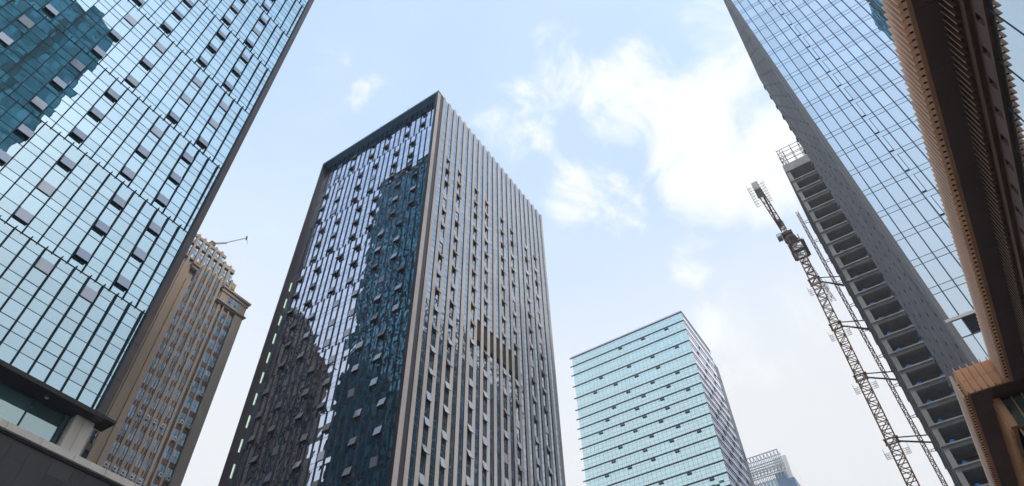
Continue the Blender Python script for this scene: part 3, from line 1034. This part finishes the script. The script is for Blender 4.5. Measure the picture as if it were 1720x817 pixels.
# ================================================================== RIGHT GLASS TOWER
def right_tower():
    X, Yn, Yf, ZT = 66.0, -9.04, -46.0, 137.5
    XE = 92.6
    t = thing("ribbed_tower", "tall pale blue glass tower with grey ribbed flank behind the bronze building", "building", (X, Yn, 0))
    P = face('x', X, -1)
    b = MB(); b.box(X + .3, XE - .2, Yf, Yn - .5, 0, ZT - .5); b.build("core", "dark", t)
    n, du = 26, 1.39
    zlines = [87.9 + 4.19 * k for k in range(-10, 12)]
    panels, sashes = [], []
    rows = [(z, z + 4.19) for z in zlines]
    for (z0, z1) in rows:
        for j in range(n):
            u1, u0 = Yn - j * du - .02, Yn - (j + 1) * du - .02
            mb = MB()
            top = min(z1, ZT)
            pane(mb, P, u0 + .06, u1 - .06, z0 + .03, top - .93, .0016)
            if top == z1: pane(mb, P, u0 + .06, u1 - .06, z1 - .87, z1 - .03, .0016)
            slab(mb, P, u0, u1, z0 - .02, z0 + .02, -.05, .03, 1)
            slab(mb, P, u0, u1, top - .92, top - .88, -.05, .03, 1)
            panels.append(mb)
            if j == 4:
                w_ = MB()
                slab(w_, P, u1 - .58, u1 - .52, z0 + .05, z1 - .95, .0, .07, 1)
                slab(w_, P, u1 - .50, u1 - .07, z0 + .03, z0 + .17, .01, .06, 2)
                q0, q1 = u1 - .50, u1 - .08
                w_.hexa([P(q0, z0 + .2, .03), P(q1, z0 + .2, .03), P(q1, z0 + .2, .07), P(q0, z0 + .2, .07),
                         P(q0, z1 - .96, .03), P(q1, z1 - .96, .03), P(q1, z1 - .96, .07), P(q0, z1 - .96, .07)], 0)
                sashes.append(w_)
    many("glass_panel", panels, ["glass_right", "bar_pale"], t)
    many("window", sashes, ["glass_right", "bar_pale", "void"], t)
    ms = []
    for j in range(n + 1):
        u = Yn - j * du - .02
        mb = MB(); slab(mb, P, u - .045, u + .045, 46.1, ZT, .052, .13, 0); slab(mb, P, u - .055, u + .055, 46.1, ZT, -.04, .051, 0)
        ms.append(mb)
    many("mullion", ms, ["bar_pale"], t)
    l = MB(); slab(l, P, Yf, Yn - .02, 45.62, 45.95, -.1, .12); l.build("sill_band", "white_wall", t)
    a = MB()
    for j in range(n):
        u1, u0 = Yn - j * du - .02, Yn - (j + 1) * du - .02
        pane(a, P, u0 + .04, u1 - .04, 43.6, 45.55, .001, 2 if j == 1 else 0)
        pane(a, P, u0 + .04, u1 - .04, 0, 43.5, .001)
        slab(a, P, u0 - .04, u0 + .04, 0, 45.6, -.05, .04, 1)
    slab(a, P, Yf, Yn, 43.5, 43.6, -.05, .04, 1)
    a.build("lobby_glazing", ["glass_right", "bar_pale", "void"], t)
    # flank of vertical grey ribs, storey by storey
    Q = face('y', Yn, 1)
    f = MB()
    x = X + 1.35
    i = 0
    while x < XE - .3:
        z = 0.0
        while z < ZT - .5:
            z2 = min(z + 4.19, ZT - .1)
            f.box(x + .015, x + .385, Yn - .4, Yn - .06 + .035 * (i % 2), z + .015, z2 - .015, 0)
            if i % 7 == 2: slab(f, Q, x + .12, x + .3, z + 2.3, z + 2.75, -.02, .04, 1)
            z = z2
        x += .40; i += 1
    f.build("ribbed_wall", ["rib_grey", "soffit_dark"], t)
    e = MB(); e.box(X - .1, X + .62, Yn - .5, Yn + .04, 0, ZT); e.box(X + .66, X + 1.30, Yn - .5, Yn + .015, 0, ZT); e.build("edge_trim", "rib_light", t)
    e = MB()
    z = 4.19
    while z < ZT:
        e.box(XE - .55, XE + .25, Yn - 1, Yn + .16, z - .25, z + .35); z += 4.19
    e.box(XE - .3, XE, Yn - .9, Yn - .02, 0, ZT)
    e.build("corner_trim", "rib_grey", t)
    e = MB(); e.box(X + .05, XE + .1, Yf, Yn - .01, ZT + .01, ZT + .5); e.build("roof", "rib_grey", t)
right_tower()

# ================================================================== BRONZE BUILDING
def bronze_building():
    t = thing("bronze_building", "near bronze building at far right with dark soffit edged by thin fins", "building", (30, -7, 0))
    ZS = 21.58
    YA, YB = -5.94, -3.94                       # fascia lines before and after the step
    XS = 36.45
    ztop = lambda x: 23.02 + max(0, (XS - x)) * .012
    # soffit in panels
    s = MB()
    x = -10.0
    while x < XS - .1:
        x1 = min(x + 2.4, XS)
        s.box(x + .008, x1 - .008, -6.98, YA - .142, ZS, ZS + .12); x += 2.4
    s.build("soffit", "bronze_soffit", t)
    s = MB()
    x = XS
    while x < 62:
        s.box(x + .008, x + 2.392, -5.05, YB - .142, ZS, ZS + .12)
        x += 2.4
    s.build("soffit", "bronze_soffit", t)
    b = MB()
    b.box(-10, XS - .02, -40, YA - .32, ZS + .125, 22.9)
    b.box(XS - .015, 62, -40, YB - .32, ZS + .125, 22.9)
    b.build("roof_slab", "bronze_dark", t)
    f = MB()
    x = -10.0
    while x < XS - .05:
        x1 = min(x + 1.2, XS)
        f.hexa([(x + .006, YA - .14, ZS + .005), (x1 - .006, YA - .14, ZS + .005), (x1 - .006, YA, ZS + .005), (x + .006, YA, ZS + .005),
                (x + .006, YA - .14, ztop(x) - .08), (x1 - .006, YA - .14, ztop(x1) - .08), (x1 - .006, YA, ztop(x1) - .08), (x + .006, YA, ztop(x) - .08)])
        x = x1
    f.build("fascia", "bronze", t)
    f = MB()
    x = XS
    while x < 62:
        f.box(x + .006, x + 1.194, YB - .14, YB, ZS + .005, 22.95); x += 1.2
    f.build("fascia", "bronze", t)
    for xa, xb, yy in ((-9.85, XS - .05, YA), (XS + .17, 62, YB)):
        f = MB()
        x = xa
        while x < xb:
            f.box(x - .018, x + .018, yy + .001, yy + .108, ZS + .07, ZS + .13)
            f.box(x - .018, x + .018, yy + .001, yy + .108, ZS + .78, ZS + .84); x += .30
        f.build("fin_bracket", "soffit_dark", t, kind="stuff")
    fins = []
    x = -9.85
    while x < XS - .02:
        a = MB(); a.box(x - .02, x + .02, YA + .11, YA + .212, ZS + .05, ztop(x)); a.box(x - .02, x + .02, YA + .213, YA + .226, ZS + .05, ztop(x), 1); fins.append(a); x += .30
    x = XS + .17
    while x < 62:
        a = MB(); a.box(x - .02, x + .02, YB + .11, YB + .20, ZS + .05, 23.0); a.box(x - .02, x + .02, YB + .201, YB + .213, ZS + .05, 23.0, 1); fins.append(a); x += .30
    many("fin", fins, ["bronze_fin", "edge_lit"], t)  # front edges coloured near white to stand for light catching them
    # the step: a face turned to the street with seven ribs and one joint
    p = MB()
    for za, zb in ((ZS + .01, ZS + .74), (ZS + .755, 23.02)):
        y = YB - .02
        for k in range(6):
            p.box(XS - .14, XS - .02, y - .328, y - .004, za, zb); y -= .332
    p.build("step_panel", "bronze", t)
    for k in range(7):
        y = YB - .10 - k * .315
        a = MB(); a.box(XS - .30, XS - .141, y - .022, y + .022, ZS + .04, 23.12); a.build("rib", "bronze_fin", t)
    # set-back wall below the soffit: fins, beam, dark windows, mirror glass
    YW = -7.0
    w_ = []
    x = -9.85
    while x < 45:
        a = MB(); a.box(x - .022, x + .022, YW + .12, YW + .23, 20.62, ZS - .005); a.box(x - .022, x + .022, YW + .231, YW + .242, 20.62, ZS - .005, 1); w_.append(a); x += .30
    many("wall_fin", w_, ["bronze_dark", "wall_edge_lit"], t)  # bodies coloured dark for the soffit's shade, edges paled as if lit
    a = MB(); a.box(-10, 37.0, YW - .3, YW - .04, 20.0, ZS - .005); a.box(-10, 37.0, YW - .2, YW + .10, 20.22, 20.50); a.build("beam", "bronze_dark", t)
    a = MB(); PW = face('y', YW - .05, 1)
    x = -10.0
    while x < 36:
        slab(a, PW, x + .15, x + 1.05, 19.35, 19.95, -.1, .03, 0); x += 1.2
    slab(a, PW, -10, 37, 19.18, 19.32, -.2, .10, 1)
    slab(a, PW, -10, 37, 19.33, 19.98, -.2, -.08, 1)
    a.build("clerestory", ["bronze_soffit", "bronze_dark"], t)
    g_ = MB(); PG = face('y', -7.05, 1)
    x = -10.0
    while x < 36.5:
        for za, zb in ((0.2, 4.0), (4.0, 8.2), (8.2, 12.4), (12.4, 16.0), (16.0, 19.16)):
            pane(g_, PG, x + .02, x + 1.78, za + .02, zb - .02, .0008)
            slab(g_, PG, x, x + 1.8, za - .02, za + .02, -.05, .012, 1)
        slab(g_, PG, x - .02, x + .02, .2, 19.16, -.05, .012, 1)
        x += 1.8
    g_.build("glazing", ["glass_mirror", "bar"], t)
    b = MB(); b.box(-10, 36.4, -40, -7.35, 0, ZS - .01); b.build("body", "dark", t)
    # lower volume beyond the step
    a = MB(); 
    a.box(37.60, 62, -5.22, -5.06, 20.0, ZS - .005); a.box(37.5, 37.72, -5.26, -4.96, 19.95, ZS - .005)
    a.build("hung_fascia", "bronze", t)
    fl = []
    x = 37.9
    while x < 62:
        q = MB(); q.box(x - .022, x + .022, -5.05, -4.90, 20.0, ZS - .02); fl.append(q); x += .30
    many("hung_fin", fl, ["bronze_fin"], t, 80)
    g_ = MB(); PG = face('x', 37.9, -1)
    y = -5.3
    while y > -7.3:
        for za, zb in ((16, 19.9), (20.0, ZS - .01)):
            pane(g_, PG, y - .46, y - .02, za, zb, .004)
        slab(g_, PG, y - .022, y + .022, 15, ZS - .01, -.05, .20, 2); y -= .48
    slab(g_, PG, -7.3, -5.24, 19.88, 20.02, -.05, .26, 1)
    g_.build("corner_glazing", ["glass_lobby", "bronze_dark", "bronze"], t)
    b = MB(); b.box(38.1, 62, -40, -5.5, 0, ZS - .01); b.build("rear_body", "dark", t)
bronze_building()

# ================================================================== NEIGHBOURS SEEN ONLY IN THE GLASS
def mirrored_tower(name, label, x0, x1, y0, y1, h_, crown=0, gm='glass_teal'):
    t = thing(name, label, "building", (x0, y1, 0))
    b = MB(); b.box(x0 + .3, x1 - .3, y0 + .3, y1 - .3, 0, h_ - .2); b.build("core", "dark", t)
    a = MB(); f = MB()
    for P, u0, u1 in ((face('y', y1, 1), x0, x1), (face('x', x1, 1), y0, y1), (face('x', x0, -1), y0, y1)):
        n = max(1, int((u1 - u0) / 2.4)); du = (u1 - u0) / n
        z = 0
        while z < h_ - 1:
            for j in range(n):
                if j % 9 == 4:
                    slab(f, P, u0 + j * du + .05, u0 + (j + 1) * du - .05, z, z + 4.15, -.5, -.2); continue
                pane(a, P, u0 + j * du + .05, u0 + (j + 1) * du - .05, z + .1, z + 2.9, .004); pane(a, P, u0 + j * du + .05, u0 + (j + 1) * du - .05, z + 3.0, z + 4.1, .004)
            z += 4.2
        for j in range(n + 1): slab(f, P, u0 + j * du - .06, u0 + j * du + .06, 0, h_, -.1, .15)
    a.build("glazing", gm, t); f.build("mullion", "bar", t, kind="stuff")
    if crown:
        c = MB()
        for i in range(int((x1 - x0) / 4) + 1):
            x = x0 + 4 * i
            c.bar((x, y1, h_), (x, y1, h_ + crown), .5); c.bar((x, y1, h_), (x + 4, y1, h_ + crown * .5), .35); c.bar((x + 4, y1, h_ + crown * .5), (x, y1, h_ + crown), .35)
        for q in (.5, 1.0): c.bar((x0, y1, h_ + crown * q), (x1, y1, h_ + crown * q), .45)
        c.build("lattice_crown", "steel", t)
    return t
mirrored_tower("teal_tower", "teal glass tower mirrored in the upper left tower's glass", -33.7, 12.8, -100, -60, 243)
mirrored_tower("scaffolded_tower", "lattice topped tower mirrored in the dark tower's right side", 146, 214, -60, -30, 178, 17, 'glass_navy')

# ================================================================== AIR
def haze():
    me = MB(); me.box(-1540, 1540, -1540, 1540, -1.0, 262)
    mt, t_, o = mat_new("haze air")
    v = t_.nodes.new("ShaderNodeVolumePrincipled")
    v.inputs["Color"].default_value = (0.86, 0.93, 1.0, 1)
    v.inputs["Density"].default_value = 0.0006
    t_.links.new(v.outputs[0], o.inputs["Volume"])
    M["haze"] = mt
    me.build("haze", "haze", kind="stuff")
haze()
